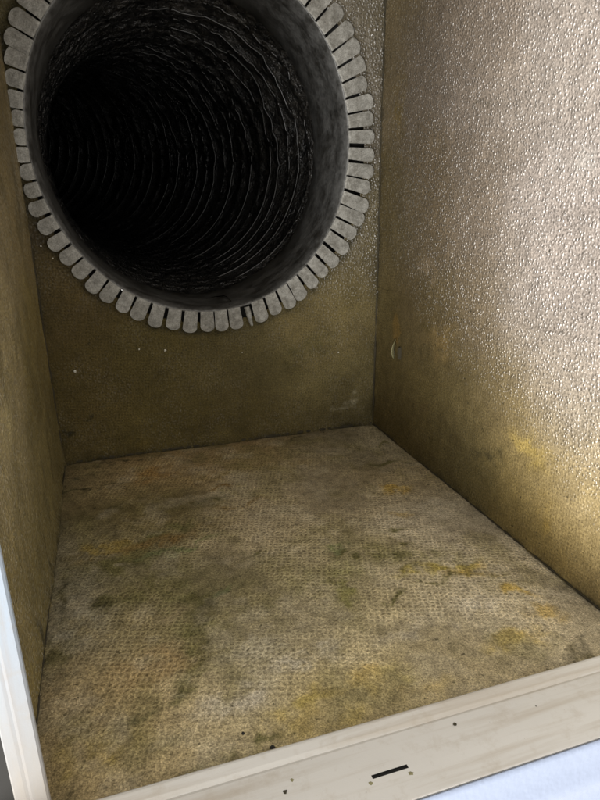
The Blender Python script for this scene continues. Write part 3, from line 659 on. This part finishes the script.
# irregular crack in the sleeve above the split tab
pts = []
for i, (u, v_) in enumerate([(232, 309), (229, 305), (231, 301), (227, 297), (224, 296), (215, 297), (206, 299)]):
    q = un(u, v_, 1, .004 + .001 * i); aa = math.degrees(math.atan2(q[2] - C0[1], q[0] - C0[0])); 
    # slide onto the sleeve surface
    best = None
    for yy in np.linspace(0, .05, 60):
        q = un(u, v_, 1, yy); aa = math.degrees(math.atan2(q[2] - C0[1], q[0] - C0[0])); rr_ = math.hypot(q[0] - C0[0], q[2] - C0[1])
        dr = np.interp(yy, [0, .004, .010, .03], [-.0043, -.0045, -.0065, -.0068]); e = abs(rr_ - (r_slot(aa) + dr))
        if best is None or e < best[0]: best = (e, q)
    q = best[1]; pts.append((q[0], q[1], q[2] + .0003))
v = []; f = []
for i, p in enumerate(pts):
    w_ = .0007 if 0 < i < len(pts) - 1 else .0002
    for (ddx, ddz) in ((-w_, 0), (0, w_), (w_, 0), (0, -w_)): v.append((p[0] + ddx, p[1], p[2] + ddz))
for i in range(len(pts) - 1):
    for j in range(4): f.append((i * 4 + j, i * 4 + (j + 1) % 4, i * 4 + 4 + (j + 1) % 4, i * 4 + 4 + j))
under(link('crack', pydata('crack', v, f), collar, MAT_GRIME_SHADE), collar)

# ------------------------------------------------------------------ flexible duct behind the collar
flex = empty('flexible_duct', (C0[0], SL, C0[1]), 'black ribbed flexible duct running back from the collar, its film crinkled', 'flexible duct')
RB = 2.2; LEN = 2.3; PITCH = 0.054; R_F = 0.214
CB = (0.234, 0.437)
BU = Vector((-0.97, 0, 0.25)).normalized()      # bend towards the left and a little up
def centre(s):
    s0 = 0.10
    k = min(1, max(0, s / s0)); k = k * k * (3 - 2 * k)
    if s < s0: return Vector((C0[0] + (CB[0] - C0[0]) * k, SL + s, C0[1] + (CB[1] - C0[1]) * k)), Vector((0, 1, 0))
    a = (s - s0) / RB
    p = Vector((CB[0], SL + s0, CB[1])) + Vector((0, 1, 0)) * RB * math.sin(a) + BU * RB * (1 - math.cos(a))
    t = Vector((0, 1, 0)) * math.cos(a) + BU * math.sin(a)
    return p, t
def frame(s):
    p, t = centre(s); n2 = t.cross(BU.cross(Vector((0, 1, 0)))).normalized() * -1
    b3 = t.cross(n2).normalized()
    ex = Vector((1, 0, 0)); ex = (ex - t * ex.dot(t)).normalized(); ez = ex.cross(t).normalized()
    return p, t, ex, ez
ns, nt_ = 620, 300
ss = np.linspace(-0.012, LEN, ns); tt = np.linspace(0, 2 * math.pi, nt_, endpoint=False)
Pm = np.zeros((ns, nt_ + 1, 3))
TT, SS = np.meshgrid(tt, ss)
env = np.clip(.02 + 1.05 * np.cos(TT - math.radians(52)), .07, 1.05)
cr = 0.0085 * env * fbm(TT * 14 / math.pi, SS * 22, 1.0, 4, 3) - 0.0075 * env * np.abs(fbm(TT * 9, SS * 45, 1.0, 3, 31))
ph = ((SS) % PITCH) / PITCH
base_r = r_slot(np.degrees(TT)) - .0074
kf = np.clip((SS + 0.002) / 0.05, 0, 1); kf = kf * kf * (3 - 2 * kf)
R = base_r * (1 - kf) + R_F * kf + 0.0095 * np.sin(math.pi * ph) ** .7 * (SS > 0) + cr * np.clip(SS / .02, 0, 1) + .0048 * np.clip(-SS / .008 + .1, 0, 1)
for i, s in enumerate(ss):
    p, t, ex, ez = frame(s)
    Pm[i, :-1] = np.array(p) + R[i][:, None] * (np.cos(tt)[:, None] * np.array(ex) + np.sin(tt)[:, None] * np.array(ez))
Pm[:, -1] = Pm[:, 0]
dustm = np.clip(env * (.75 + .9 * fbm(TT * 6, SS * 25, 1.0, 3, 8)), 0, 1) * np.clip(1.25 - SS / .5, .15, 1); dustm = np.concatenate([dustm, dustm[:, :1]], 1)
me = grid_mesh('film_sleeve', Pm, gloss=dustm)
under(link('film_sleeve', me, flex, MAT_FILM), flex)
pe, te, exe, eze = frame(LEN); bmc = []  # black disc added to keep outside light out of the duct's end
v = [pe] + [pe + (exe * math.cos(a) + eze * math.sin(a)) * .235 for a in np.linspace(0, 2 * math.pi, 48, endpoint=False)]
under(link('added_end_cap', pydata('added_end_cap', v, [(0, 1 + i, 1 + (i + 1) % 48) for i in range(48)]), flex, MAT_GRIME_SHADE), flex)
n = int(LEN / PITCH)
for k in range(1, n):
    s = k * PITCH; p, t, ex, ez = frame(s)
    v = []; f = []; nn = 110
    for j in range(nn):
        a = 2 * math.pi * j / nn
        rr_ = .008 * max(0.0, .32 - math.cos(a - 0.15)) + float(R[int((s + .012) / (LEN + .012) * (ns - 1)), int(j / nn * nt_) % nt_]) + .0000 + 0.0010 * (float(vnoise(np.array(a * 3.0 + k * 5), np.array(k * 1.7))) - .4)
        d = ex * math.cos(a) + ez * math.sin(a)
        c = p + d * rr_ + t * (0.004 * math.sin(2 * a + k) * .5)
        for q_ in range(6):
            b2 = 2 * math.pi * q_ / 6; v.append(c + (d * math.cos(b2) + t * math.sin(b2)) * 0.0012)
    for j in range(nn):
        for q_ in range(6):
            f.append((j * 6 + q_, j * 6 + (q_ + 1) % 6, ((j + 1) % nn) * 6 + (q_ + 1) % 6, ((j + 1) % nn) * 6 + q_))
    under(link('wire_rib', pydata('wire_rib', v, f), flex, MAT_RIB), flex)
